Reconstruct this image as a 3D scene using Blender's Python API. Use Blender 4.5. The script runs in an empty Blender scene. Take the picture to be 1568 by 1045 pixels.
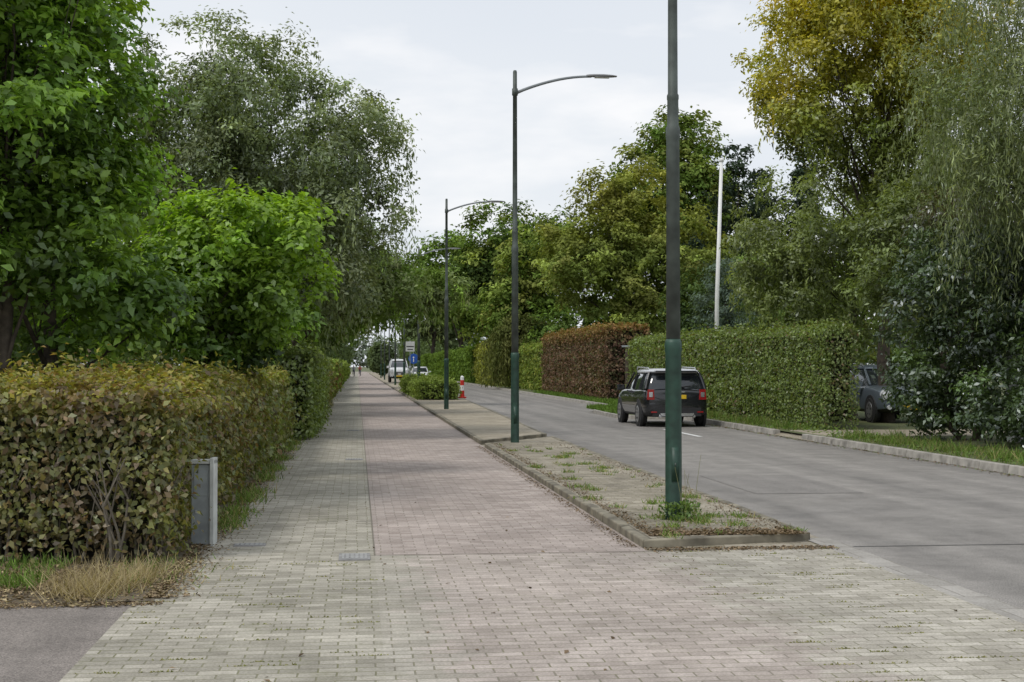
import bpy, math, random
import numpy as np
from mathutils import Vector, Matrix
rng=np.random.default_rng(7); random.seed(7)
S=bpy.context.scene
COL=S.collection
# ---------------------------------------------------------------- helpers
def link(o,parent=None):
    COL.objects.link(o)
    if parent: o.parent=parent
    return o
def empty(name,loc=(0,0,0),rz=0):
    e=bpy.data.objects.new(name,None); e.location=loc; e.rotation_euler=(0,0,rz); e.empty_display_size=.3
    return link(e)
def mesh_np(name,V,F,mat,col=None,parent=None,smooth=False):
    V=np.asarray(V,dtype=np.float32); F=np.asarray(F,dtype=np.int32)
    me=bpy.data.meshes.new(name); n=len(F); k=F.shape[1]
    me.vertices.add(len(V)); me.vertices.foreach_set('co',V.ravel())
    me.loops.add(n*k); me.loops.foreach_set('vertex_index',F.ravel())
    me.polygons.add(n); me.polygons.foreach_set('loop_start',np.arange(0,n*k,k,dtype=np.int32))
    try: me.polygons.foreach_set('loop_total',np.full(n,k,dtype=np.int32))
    except Exception: pass
    if smooth: me.polygons.foreach_set('use_smooth',np.ones(n,dtype=bool))
    me.update(calc_edges=True)
    if col is not None:
        a=me.attributes.new('col','FLOAT_COLOR','FACE')
        c=np.ones((n,4),dtype=np.float32); c[:,:3]=col
        a.data.foreach_set('color',c.ravel())
    me.materials.append(mat)
    return link(bpy.data.objects.new(name,me),parent)
def mesh_py(name,V,F,mats,mi=None,parent=None,smooth=False,bevel=0):
    me=bpy.data.meshes.new(name); me.from_pydata([tuple(v) for v in V],[],[tuple(f) for f in F]); me.update()
    for m in (mats if isinstance(mats,(list,tuple)) else [mats]): me.materials.append(m)
    if mi is not None:
        for p,i in zip(me.polygons,mi): p.material_index=i
    if smooth:
        for p in me.polygons: p.use_smooth=True
    o=link(bpy.data.objects.new(name,me),parent)
    if bevel:
        b=o.modifiers.new('b','BEVEL'); b.width=bevel; b.segments=3; b.limit_method='ANGLE'
    return o
def box(name,c,s,mat,parent=None,bevel=0,rz=0):
    x,y,z=[a/2 for a in s]; V=[(i*x,j*y,k*z) for i in(-1,1) for j in(-1,1) for k in(-1,1)]
    F=[(0,1,3,2),(4,6,7,5),(0,4,5,1),(2,3,7,6),(0,2,6,4),(1,5,7,3)]
    o=mesh_py(name,V,F,mat,parent=parent,bevel=bevel); o.location=c; o.rotation_euler=(0,0,rz); return o
class Geo:
    def __init__(s): s.V=[];s.F=[];s.M=[]
    def tube(s,pts,rad,seg=8,m=0,cap=True):
        pts=[Vector(p) for p in pts]; b=len(s.V); n=len(pts); up=None
        for i,p in enumerate(pts):
            d=(pts[min(i+1,n-1)]-pts[max(i-1,0)])
            if d.length<1e-6: d=Vector((0,0,1))
            d.normalize()
            if up is None:
                up=Vector((1,0,0)) if abs(d.x)<.8 else Vector((0,1,0))
            u=(up-d*up.dot(d)).normalized(); v=d.cross(u); up=u
            for k in range(seg):
                a=2*math.pi*k/seg; s.V.append(p+(u*math.cos(a)+v*math.sin(a))*rad[i])
        for i in range(n-1):
            for k in range(seg):
                k2=(k+1)%seg; s.F.append((b+i*seg+k,b+i*seg+k2,b+(i+1)*seg+k2,b+(i+1)*seg+k)); s.M.append(m)
        if cap:
            s.F.append(tuple(b+k for k in range(seg))[::-1]); s.M.append(m)
            s.F.append(tuple(b+(n-1)*seg+k for k in range(seg))); s.M.append(m)
    def box(s,c,d,m=0,taper=(1,1),rot=None):
        b=len(s.V)
        for k in(-1,1):
            for i,j in((-1,-1),(1,-1),(1,1),(-1,1)):
                t=taper if k>0 else (1,1)
                v=Vector((i*d[0]/2*t[0],j*d[1]/2*t[1],k*d[2]/2))
                if rot: v=rot@v
                s.V.append(v+Vector(c))
        for f in((3,2,1,0),(4,5,6,7),(0,1,5,4),(1,2,6,5),(2,3,7,6),(3,0,4,7)): s.F.append(tuple(b+i for i in f)); s.M.append(m)
    def obj(s,name,mats,parent=None,smooth=False,bevel=0):
        return mesh_py(name,s.V,s.F,mats,s.M,parent,smooth,bevel)
# ---------------------------------------------------------------- materials
def newmat(name):
    m=bpy.data.materials.new(name); m.use_nodes=True; nt=m.node_tree
    return m,nt,nt.nodes['Principled BSDF']
def plain(name,c,rough=.6,metal=0,coat=0,noise=.12,nscale=8,bump=0,emit=None):
    m,nt,P=newmat(name); N=nt.nodes; L=nt.links
    P.inputs['Roughness'].default_value=rough; P.inputs['Metallic'].default_value=metal; P.inputs['Coat Weight'].default_value=coat
    tc=N.new('ShaderNodeTexCoord'); no=N.new('ShaderNodeTexNoise'); no.inputs['Scale'].default_value=nscale; no.inputs['Detail'].default_value=4
    L.new(tc.outputs['Object'],no.inputs['Vector'])
    mr=N.new('ShaderNodeMapRange'); mr.inputs[1].default_value=.3; mr.inputs[2].default_value=.7; mr.inputs[3].default_value=1-noise; mr.inputs[4].default_value=1+noise
    L.new(no.outputs['Fac'],mr.inputs[0])
    vm=N.new('ShaderNodeVectorMath'); vm.operation='SCALE'; vm.inputs[0].default_value=c[:3]
    L.new(mr.outputs[0],vm.inputs['Scale']); L.new(vm.outputs[0],P.inputs['Base Color'])
    if bump:
        b=N.new('ShaderNodeBump'); b.inputs['Strength'].default_value=bump; b.inputs['Distance'].default_value=.01
        L.new(no.outputs['Fac'],b.inputs['Height']); L.new(b.outputs[0],P.inputs['Normal'])
    return m
def foliage(name,trans=.35,gloss=.06,rough=.4):
    """cheap leaf shader: diffuse + translucent + a little sheen"""
    m=bpy.data.materials.new(name); m.use_nodes=True; nt=m.node_tree; N=nt.nodes; L=nt.links
    N.remove(N['Principled BSDF'])
    at=N.new('ShaderNodeAttribute'); at.attribute_name='col'
    df=N.new('ShaderNodeBsdfDiffuse'); L.new(at.outputs['Color'],df.inputs['Color'])
    tr=N.new('ShaderNodeBsdfTranslucent'); vm=N.new('ShaderNodeVectorMath'); vm.operation='MULTIPLY'; vm.inputs[1].default_value=(1.3,1.3,.6)
    L.new(at.outputs['Color'],vm.inputs[0]); L.new(vm.outputs[0],tr.inputs['Color'])
    mx=N.new('ShaderNodeMixShader'); mx.inputs[0].default_value=trans
    L.new(df.outputs[0],mx.inputs[1]); L.new(tr.outputs[0],mx.inputs[2]); o=mx.outputs[0]
    if gloss:
        gl=N.new('ShaderNodeBsdfGlossy'); gl.inputs['Roughness'].default_value=rough; gl.inputs['Color'].default_value=(.8,.85,.9,1)
        m2=N.new('ShaderNodeMixShader'); m2.inputs[0].default_value=gloss; L.new(o,m2.inputs[1]); L.new(gl.outputs[0],m2.inputs[2]); o=m2.outputs[0]
    L.new(o,N['Material Output'].inputs[0])
    return m
class NB:
    """small node builder"""
    def __init__(s,nt): s.nt=nt; s.N=nt.nodes; s.L=nt.links
    def put(s,sock,v):
        if isinstance(v,bpy.types.NodeSocket): s.L.new(v,sock)
        elif v is not None:
            try: sock.default_value=v
            except Exception: sock.default_value=(v[0],v[1],v[2],1)
    def pos(s): return s.N.new('ShaderNodeNewGeometry').outputs['Position']
    def noise(s,v,scale,detail=4,rough=.5):
        n=s.N.new('ShaderNodeTexNoise'); n.inputs['Scale'].default_value=scale; n.inputs['Detail'].default_value=detail; n.inputs['Roughness'].default_value=rough
        s.L.new(v,n.inputs['Vector']); return n
    def mix(s,f,a,b,mode='MIX'):
        n=s.N.new('ShaderNodeMix'); n.data_type='RGBA'; n.blend_type=mode
        def c(x): return (x[0],x[1],x[2],1) if isinstance(x,(tuple,list)) else x
        s.put(n.inputs[0],f); s.put(n.inputs[6],c(a)); s.put(n.inputs[7],c(b)); return n.outputs[2]
    def mr(s,v,a,b,c=0,d=1):
        n=s.N.new('ShaderNodeMapRange'); s.put(n.inputs[0],v)
        for i,x in enumerate((a,b,c,d)): n.inputs[i+1].default_value=x
        return n.outputs[0]
    def math(s,op,a,b=None):
        n=s.N.new('ShaderNodeMath'); n.operation=op; s.put(n.inputs[0],a)
        if b is not None: s.put(n.inputs[1],b)
        return n.outputs[0]
    def vmath(s,op,a,b):
        n=s.N.new('ShaderNodeVectorMath'); n.operation=op; s.put(n.inputs[0],a)
        if op=='SCALE': s.put(n.inputs['Scale'],b)
        else: s.put(n.inputs[1],b)
        return n.outputs[0]
def paving(name,c1,c2,mortar,bw=.205,rh=.103,moss=.4,mosscol=(.16,.16,.07),wob=.009,second=None,stain=.25,ms=.006,rot=0):
    m,nt,P=newmat(name); b=NB(nt); N=nt.nodes; L=nt.links
    pos=b.pos()
    wn=b.noise(pos,1.3,1); off=b.vmath('SCALE',b.vmath('SUBTRACT',wn.outputs['Color'],(.5,.5,.5)),wob*4)
    v=b.vmath('ADD',pos,off)
    if rot:
        mp=N.new('ShaderNodeMapping'); mp.inputs['Rotation'].default_value=(0,0,rot); L.new(v,mp.inputs[0]); v=mp.outputs[0]
    br=N.new('ShaderNodeTexBrick'); L.new(v,br.inputs['Vector']); br.inputs['Scale'].default_value=1
    br.inputs['Brick Width'].default_value=bw; br.inputs['Row Height'].default_value=rh; br.inputs['Mortar Size'].default_value=ms; br.inputs['Mortar Smooth'].default_value=.5
    br.inputs['Color1'].default_value=(0,0,0,1); br.inputs['Color2'].default_value=(1,1,1,1); br.inputs['Mortar'].default_value=(.5,.5,.5,1)
    t=br.outputs['Color']
    base=b.mix(t,c1,c2)
    big=b.noise(pos,.55,3,.6).outputs['Fac']; mid=b.noise(pos,3.5,5,.7).outputs['Fac']; fine=b.noise(pos,60,2,.6).outputs['Fac']
    if second:
        base2=b.mix(t,second[0],second[1])
        sx=N.new('ShaderNodeSeparateXYZ'); L.new(pos,sx.inputs[0])
        xx=b.math('ADD',sx.outputs[0],b.mr(mid,.3,.7,-.35,.35))
        f=b.math('MULTIPLY',b.mr(xx,second[2],second[2]+.35),b.mr(xx,second[3],second[3]+.5,1,0))
        base=b.mix(f,base,base2)
    base=b.mix(1,base,b.mix(b.mr(big,.32,.68),(1-stain,)*3,(1+stain*.6,)*3),'MULTIPLY')
    base=b.mix(1,base,b.mix(b.mr(mid,.3,.7),(.78,.77,.75),(1.16,1.16,1.16)),'MULTIPLY')
    base=b.mix(1,base,b.mix(b.mr(fine,.3,.7),(.78,.78,.78),(1.2,1.2,1.2)),'MULTIPLY')
    jm=b.mix(b.mr(mid,.58-moss*.3,.68-moss*.2),mortar,mosscol)
    jf=b.math('MULTIPLY',br.outputs['Fac'],b.mr(big,.3,.7,.95,.5))
    col=b.mix(jf,base,jm)
    pm=b.noise(pos,2.1,5,.8).outputs['Fac']
    col=b.mix(b.mr(pm,.60-moss*.1,.78-moss*.12,0,.55*min(1,moss*1.5)),col,tuple(x*.8 for x in mosscol))
    L.new(col,P.inputs['Base Color']); P.inputs['Roughness'].default_value=.85; P.inputs['Specular IOR Level'].default_value=.25
    h=b.math('ADD',b.math('MULTIPLY',br.outputs['Fac'],-1),b.math('MULTIPLY',t,.45))
    bp=N.new('ShaderNodeBump'); bp.inputs['Strength'].default_value=.7; bp.inputs['Distance'].default_value=.006; L.new(h,bp.inputs['Height']); L.new(bp.outputs[0],P.inputs['Normal'])
    return m
def asphalt(name,c,var=.2):
    m,nt,P=newmat(name); b=NB(nt); pos=b.pos()
    fine=b.noise(pos,90,2,.75).outputs['Fac']; mid=b.noise(pos,1.7,6,.75).outputs['Fac']
    st=nt.nodes.new('ShaderNodeMapping'); st.inputs['Scale'].default_value=(1.6,.06,1); nt.links.new(pos,st.inputs[0])
    tr=b.noise(st.outputs[0],1,3,.5).outputs['Fac']
    col=b.mix(b.mr(fine,.3,.7),tuple(x*.5 for x in c),tuple(x*1.55 for x in c))
    col=b.mix(1,col,b.mix(b.mr(mid,.3,.7),(1-var,)*3,(1+var*.7,)*3),'MULTIPLY')
    col=b.mix(1,col,b.mix(b.mr(tr,.3,.7),(.78,.78,.78),(1.18,1.17,1.16)),'MULTIPLY')
    nt.links.new(col,P.inputs['Base Color']); P.inputs['Roughness'].default_value=.85; P.inputs['Specular IOR Level'].default_value=.2
    bp=nt.nodes.new('ShaderNodeBump'); bp.inputs['Strength'].default_value=.6; bp.inputs['Distance'].default_value=.005
    nt.links.new(fine,bp.inputs['Height']); nt.links.new(bp.outputs[0],P.inputs['Normal'])
    return m
def soil(name,c1,c2,scale=1.5):
    m,nt,P=newmat(name); b=NB(nt); pos=b.pos()
    col=b.mix(b.mr(b.noise(pos,scale,5,.7).outputs['Fac'],.35,.65),c1,c2)
    f=b.noise(pos,40,3,.7).outputs['Fac']
    col=b.mix(1,col,b.mix(b.mr(f,.3,.7),(.6,.6,.6),(1.35,1.35,1.35)),'MULTIPLY')
    nt.links.new(col,P.inputs['Base Color']); P.inputs['Roughness'].default_value=.95
    return m
M_leaf=foliage('leaf',.36,.05,.45); M_leafd=foliage('leaf_glossy',.22,.10,.35); M_leaff=foliage('leaf_far',.30,0); M_dry=foliage('dry_leaf',.1,0)
M_grass=foliage('grass_blades',.3,0)
M_bark=plain('bark',(.075,.06,.045),.9,noise=.4,nscale=14,bump=.8)
M_barkl=plain('bark_grey',(.16,.14,.11),.9,noise=.35,nscale=12,bump=.8)
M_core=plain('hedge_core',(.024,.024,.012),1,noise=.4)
M_walk=paving('pavers_grey',(.32,.30,.25),(.48,.45,.385),(.18,.17,.115),moss=.55,stain=.22)
M_bike=paving('pavers_red',(.355,.30,.27),(.475,.41,.375),(.21,.185,.155),moss=.2,stain=.2,wob=.008)
M_cross=paving('pavers_crossing',(.35,.325,.275),(.49,.46,.40),(.19,.175,.13),moss=.45,stain=.2,second=((.37,.32,.285),(.49,.43,.39),.3,2.3))
M_isle=paving('pavers_verge',(.27,.24,.19),(.41,.37,.30),(.13,.12,.065),moss=.65,mosscol=(.17,.155,.065),stain=.3,wob=.02)
M_isle2=paving('pavers_verge_dry',(.34,.30,.23),(.44,.39,.31),(.22,.19,.13),moss=.5,mosscol=(.20,.17,.09),stain=.25)
M_road=asphalt('asphalt_road',(.252,.239,.222),.26)
M_drive=asphalt('asphalt_drive',(.24,.215,.195),.25)
M_gut=paving('gutter_stones',(.30,.285,.26),(.40,.38,.35),(.18,.165,.14),bw=.3,rh=.5,moss=.15)
M_kerb=plain('kerb_concrete',(.33,.31,.275),.9,noise=.4,nscale=5,bump=.5)
M_kerbd=plain('kerb_mossy',(.20,.18,.135),.95,noise=.55,nscale=4,bump=.5)
M_line=plain('road_paint',(.72,.72,.70),.7,noise=.1,nscale=20)
M_soil=soil('soil',(.10,.08,.055),(.17,.14,.09),4)
M_lawn=soil('grass_ground',(.07,.10,.03),(.13,.13,.055))
M_dark=plain('seam_tar',(.07,.07,.065),.7)
# ---------------------------------------------------------------- ground sheets
def sheet(name,poly,z,mat):
    return mesh_py(name,[(x,y,z) for x,y in poly],[tuple(range(len(poly)))],mat)
def rect(name,x0,x1,y0,y1,z,mat): return sheet(name,[(x0,y0),(x1,y0),(x1,y1),(x0,y1)],z,mat)
def ragged(name,x0,x1,y0,y1,z,mat,side,amp=.06,step=.12):
    """strip whose one long edge is irregular"""
    k=int((y1-y0)/step); ys=[y0+(y1-y0)*i/k for i in range(k+1)]
    V=[];F=[]
    for i,y in enumerate(ys):
        d=amp*(math.sin(y*3.1)+math.sin(y*7.7+1)+math.sin(y*17.3+2))/2+random.uniform(-.3,.3)*amp
        a,b=(x0,x1+d) if side>0 else (x0+d,x1)
        V+=[(a,y,z),(b,y,z)]
        if i: F.append((2*i-2,2*i-1,2*i+1,2*i))
    return mesh_py(name,V,F,mat)
rect('ground',-1200,1200,-200,2500,-.03,M_lawn)
rect('road',4.1,9.75,-12,420,-.012,M_road)
rect('sidewalk',-1.5,.15,-12,420,0,M_walk)
rect('bike_path',.15,2.5,12.1,420,.0,M_bike)
rect('driveway_crossing',.15,4.12,-12,12.1,.0,M_cross)
rect('verge_joint_strip',2.5,4.3,12.1,420,-.006,M_isle)
rect('gutter',4.12,4.36,-12,12.9,.0,M_gut)
rect('asphalt_driveway',-14,-1.5,-12,9.8,-.004,M_drive)
rect('asphalt_apron',9.75,14,-12,14.5,-.004,M_road)
M_joint=plain('joint_line',(.19,.17,.135),.9)
rect('path_edge_line',.143,.157,12.1,200,.003,M_joint)
rect('path_cross_line',-.1,2.5,12.092,12.106,.004,M_joint)
rect('road_seam',4.4,9.75,12.30,12.325,-.008,M_dark)
rect('road_marking',7.72,7.84,31.8,35.6,-.007,M_line)
rect('garden_soil',-40,-1.5,9.8,300,-.008,M_soil)
ragged('soil_edge',-1.75,-1.36,9.9,30,.006,M_soil,1,.05)
ragged('soil_edge',-1.6,-1.22,30,44,.006,M_soil,1,.05,.3)
rect('asphalt_patch',5.0,6.4,17.5,20.5,-.008,asphalt('asphalt_patch',(.228,.216,.202),.15))
def kerbed_island(name,poly,mat,kerbmat,h=.10,kw=.10,y_seg=1.0):
    """raised island: paved top, ring of kerb stones"""
    e=empty(name)
    n=len(poly)
    P=[Vector(p) for p in poly]
    ins=[]
    for i in range(n):
        a=P[i-1];b=P[i];d=P[(i+1)%n]
        n1=Vector((-(b-a).y,(b-a).x)).normalized(); n2=Vector((-(d-b).y,(d-b).x)).normalized()
        m=(n1+n2); m=m/(m.length**2)*2*kw; ins.append(b+m)
    mesh_py('surface',[(p.x,p.y,h-.006) for p in ins],[tuple(range(n))],mat,parent=e)
    g=Geo()
    for i in range(n):
        a,b=P[i],P[(i+1)%n]; ia,ib=ins[i],ins[(i+1)%n]; L=(b-a).length; k=max(1,int(L/y_seg))
        for j in range(k):
            t0=j/k+.005/L; t1=(j+1)/k-.005/L
            dz=random.uniform(-.008,.006); o=random.uniform(-.004,.004)
            q=[a.lerp(b,t0),a.lerp(b,t1),ia.lerp(ib,t1),ia.lerp(ib,t0)]
            bb=len(g.V)
            for zz in(-.05,h+dz):
                for w in q: g.V.append(Vector((w.x+o,w.y+o,zz)))
            for f in((3,2,1,0),(4,5,6,7),(0,1,5,4),(1,2,6,5),(2,3,7,6),(3,0,4,7)): g.F.append(tuple(bb+x for x in f)); g.M.append(0)
    g.obj('kerb_stones',[kerbmat],e,bevel=.014)
    return e
kerbed_island('paved_verge',[(2.5,12.35),(4.15,12.75),(4.25,30.9),(2.5,28.0)],M_isle,M_kerbd,.075)
kerbed_island('paved_verge',[(2.5,28.9),(4.25,31.8),(5.0,66),(5.4,78),(5.4,300),(2.5,300)],M_isle2,M_kerbd,.08,y_seg=2)
e=empty('grass_verge')
mesh_py('surface',[(9.87,14.5,.085),(40,14.5,.085),(40,400,.085),(9.87,400,.085)],[(0,1,2,3)],M_lawn,parent=e)
g=Geo()
y=14.5
while y<200:
    if not(29.7<y<32.4):
        g.box((9.8,y+.49,.03),(.17,.975,.16+random.uniform(-.006,.006)),0,taper=(.7,1))
    y+=1.0
g.obj('kerb_stones',[M_kerb],e,bevel=.012)
rect('asphalt_shoulder',9.75,9.9,-12,300,-.02,M_road)
kerbed_island('kerb_buildout',[(7.95,43.4),(8.4,42.6),(9.72,42.2),(9.72,52),(8.0,48)],M_lawn,M_kerb,.11)
mesh_py('driveway_apron',[(9.70,29.6,-.008),(9.70,32.6,-.008),(10.15,29.6,.093),(10.15,32.6,.093),(22,29.6,.093),(22,32.6,.093)],[(0,2,3,1),(2,4,5,3)],M_isle2)
# ---------------------------------------------------------------- leaf quads
def unit(v): return v/np.maximum(np.linalg.norm(v,axis=1,keepdims=True),1e-6)
def rsph(n): return unit(rng.normal(size=(n,3)))
def leafquads(P,Nn,L,W,tdir=None,tmix=.0,fold=.18):
    n=len(P); Nn=unit(Nn); T=rsph(n)
    if tdir is not None: T=T*(1-tmix)+np.asarray(tdir)*tmix
    T=unit(T-(T*Nn).sum(1,keepdims=True)*Nn); B=np.cross(Nn,T)
    L=np.broadcast_to(L,(n,)).reshape(n,1); W=np.broadcast_to(W,(n,)).reshape(n,1)
    V=np.empty((n,4,3),dtype=np.float32)
    V[:,0]=P-T*L/2; V[:,1]=P+B*W/2+Nn*W*fold-T*L*.08; V[:,2]=P+T*L/2-Nn*L*.1; V[:,3]=P-B*W/2+Nn*W*fold-T*L*.08
    return V.reshape(-1,3), np.arange(n*4,dtype=np.int32).reshape(n,4)
def pal(n,palette,jit=.25,w=None):
    p=np.array(palette,dtype=np.float32); i=rng.choice(len(p),n,p=w); j=rng.choice(len(p),n,p=w)
    t=rng.random((n,1)); c=p[i]*(1-t)+p[j]*t
    return c*(1+jit*rng.normal(size=(n,1))).clip(.45,1.8)
def wob(P,s,seed=0):
    return (np.sin(P[:,0]*s+seed)+np.sin(P[:,1]*s*1.3+seed*2.1+1)+np.sin(P[:,2]*s*1.7+seed*.7+2)+np.sin((P[:,0]+P[:,2])*s*2.3+seed)+np.sin((P[:,1]-P[:,2])*s*2.9+1.3*seed))/5
def tree(name,base,lobes,nclump,cr,nleaf,size,palette,mat=None,aspect=.55,flat=.6,trunk_r=.14,trunk_top=None,bark=None,
         limbs=26,stems=1,shell=.7,weep=0,weep_len=1.5,topcol=None,jit=.22,lean=(0,0),up=.6,clumpjit=.25,inner=.18,limb_k=.30):
    mat=mat or (M_leaff if base[1]>45 else M_leaf); bark=bark or M_bark
    lb=np.array(lobes,dtype=float); w=(lb[:,3]*lb[:,4]*lb[:,5])**(.72); w/=w.sum()
    k=rng.choice(len(lb),nclump,p=w); d=rsph(nclump)
    rad=np.where(rng.random(nclump)<inner,rng.random(nclump)**.6*.6,.62+.38*rng.random(nclump)**shell)
    d2=lb[k,3:6]*d; lump=1+.16*wob(d*3,1.0,lb[k[0],0])
    C=lb[k,:3]+d2*(rad*lump)[:,None]
    CR=cr*(.5+.9*rng.random(nclump))
    C[:,2]=np.maximum(C[:,2],base[2]+.35)
    cc=pal(nclump,palette,clumpjit)
    zmin,zmax=C[:,2].min(),C[:,2].max()
    if topcol is not None:
        f=((C[:,2]-zmin)/(zmax-zmin)-topcol[1]).clip(0,1)/(1-topcol[1]); f=(f*1.4+.35*wob(C,1.1,3)*(f>0)).clip(0,1)[:,None]
        cc=cc*(1-f)+pal(nclump,topcol[0],.15)*f
    per=np.maximum(3,(nleaf/nclump*(CR/cr)**2)).astype(int); idx=np.repeat(np.arange(nclump),per); n=len(idx)
    ld=rsph(n); ld[:,2]=np.where(rng.random(n)<.55,np.abs(ld[:,2]),ld[:,2])
    lr=rng.random((n,1))**.45*np.where(rng.random((n,1))<.12,1.45,1)
    fl=flat*(.7+.7*rng.random(nclump)); sc=np.c_[np.ones(n),np.ones(n),fl[idx]]
    tilt=rng.normal(size=(nclump,2))*.35
    off=ld*lr*CR[idx][:,None]*sc; off[:,2]+=(off[:,0]*tilt[idx,0]+off[:,1]*tilt[idx,1])
    P=C[idx]+off
    out=d[idx]
    Nn=ld*.5+out*.35+np.array([0,0,up])+rng.normal(size=(n,3))*.42
    sz=size*(.6+.75*rng.random(n))
    V,F=leafquads(P,Nn,sz,sz*aspect,tdir=(0,0,-1),tmix=.3)
    col=cc[idx]*(1+jit*rng.normal(size=(n,1))).clip(.5,1.7)
    Vs=[V];Fs=[F];Cs=[col]; nb=len(V)
    if weep:
        s=rng.choice(nclump,weep); m=20
        st=C[s]+rsph(weep)*CR[s][:,None]*.8; ln=weep_len*(.4+.9*rng.random(weep))
        t=np.linspace(0,1,m)[None,:,None]
        dr=rng.normal(size=(weep,1,3))*.12; dr[:,:,2]=0
        oo=(d[s]*np.array([1,1,0]))[:,None,:]*.25
        Q=st[:,None,:]+ (dr+oo)*np.sqrt(t)*ln[:,None,None]+np.array([0,0,-1])*t*ln[:,None,None]+rng.normal(size=(weep,m,3))*size*.35
        Q=Q.reshape(-1,3); keep=Q[:,2]>base[2]+.15; ci=np.repeat(s,m)[keep]; Q=Q[keep]; nq=len(Q)
        sz=size*(.7+.6*rng.random(nq)); hn=rng.normal(size=(nq,3)); hn[:,2]*=.5
        V2,F2=leafquads(Q,hn,sz*1.3,sz*aspect*.75,tdir=(0,0,-1),tmix=.75)
        Vs.append(V2);Fs.append(F2+nb);Cs.append(cc[ci]*(1+jit*rng.normal(size=(nq,1))).clip(.5,1.6))
    e=empty(name,base)
    mesh_np('foliage',np.concatenate(Vs)-np.array(base),np.concatenate(Fs),mat,np.concatenate(Cs),e)
    g=Geo(); cen=Vector(tuple(lb[:,:3].mean(0)))-Vector(base)
    tt=trunk_top or max(.8,(zmin-base[2])*.9+.6)
    for s_ in range(stems):
        a=2*math.pi*s_/max(stems,1)+.6; sp=.10 if stems>1 else 0
        p0=Vector((math.cos(a)*sp,math.sin(a)*sp,-.1))
        if stems>1: forkt=Vector((math.cos(a)*.55+lean[0],math.sin(a)*.45+lean[1],tt))
        else: forkt=Vector((lean[0]*.5,lean[1]*.5,tt))
        mid=p0.lerp(forkt,.5)+Vector((random.uniform(-.12,.12),random.uniform(-.12,.12),0))
        top=Vector((cen.x,cen.y,(zmax-base[2])*.85))
        line=[p0,p0.lerp(mid,.3),mid,forkt,forkt.lerp(top,.35)+Vector((random.uniform(-.2,.2),random.uniform(-.2,.2),0)),forkt.lerp(top,.7),top]
        r=trunk_r; g.tube(line,[r*1.35,r*1.05,r*.95,r*.85,r*.5,r*.26,r*.07],9)
        for q in range(limbs//stems):
            tgt=Vector(tuple(C[rng.integers(nclump)]))-Vector(base); f=random.random()**1.2
            st=line[3].lerp(line[5],f) if tgt.z>line[3].z+.3 else line[3]
            m1=st.lerp(tgt,.45)+Vector((random.uniform(-.2,.2),random.uniform(-.2,.2),random.uniform(0,.35)))
            rr=r*(limb_k-limb_k*.6*f); g.tube([st,st.lerp(m1,.5)+Vector((0,0,.08)),m1,m1.lerp(tgt,.55),tgt],[rr,rr*.8,rr*.5,rr*.28,rr*.1],6)
            for _ in range(2):
                t2=tgt+Vector((random.uniform(-1,1),random.uniform(-1,1),random.uniform(-.3,.6)))*cr*1.0
                g.tube([m1,m1.lerp(t2,.5)+Vector((0,0,.1)),t2],[rr*.3,rr*.17,rr*.05],5)
    g.obj('trunk_and_branches',[bark],e,smooth=True)
    return e
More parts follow.
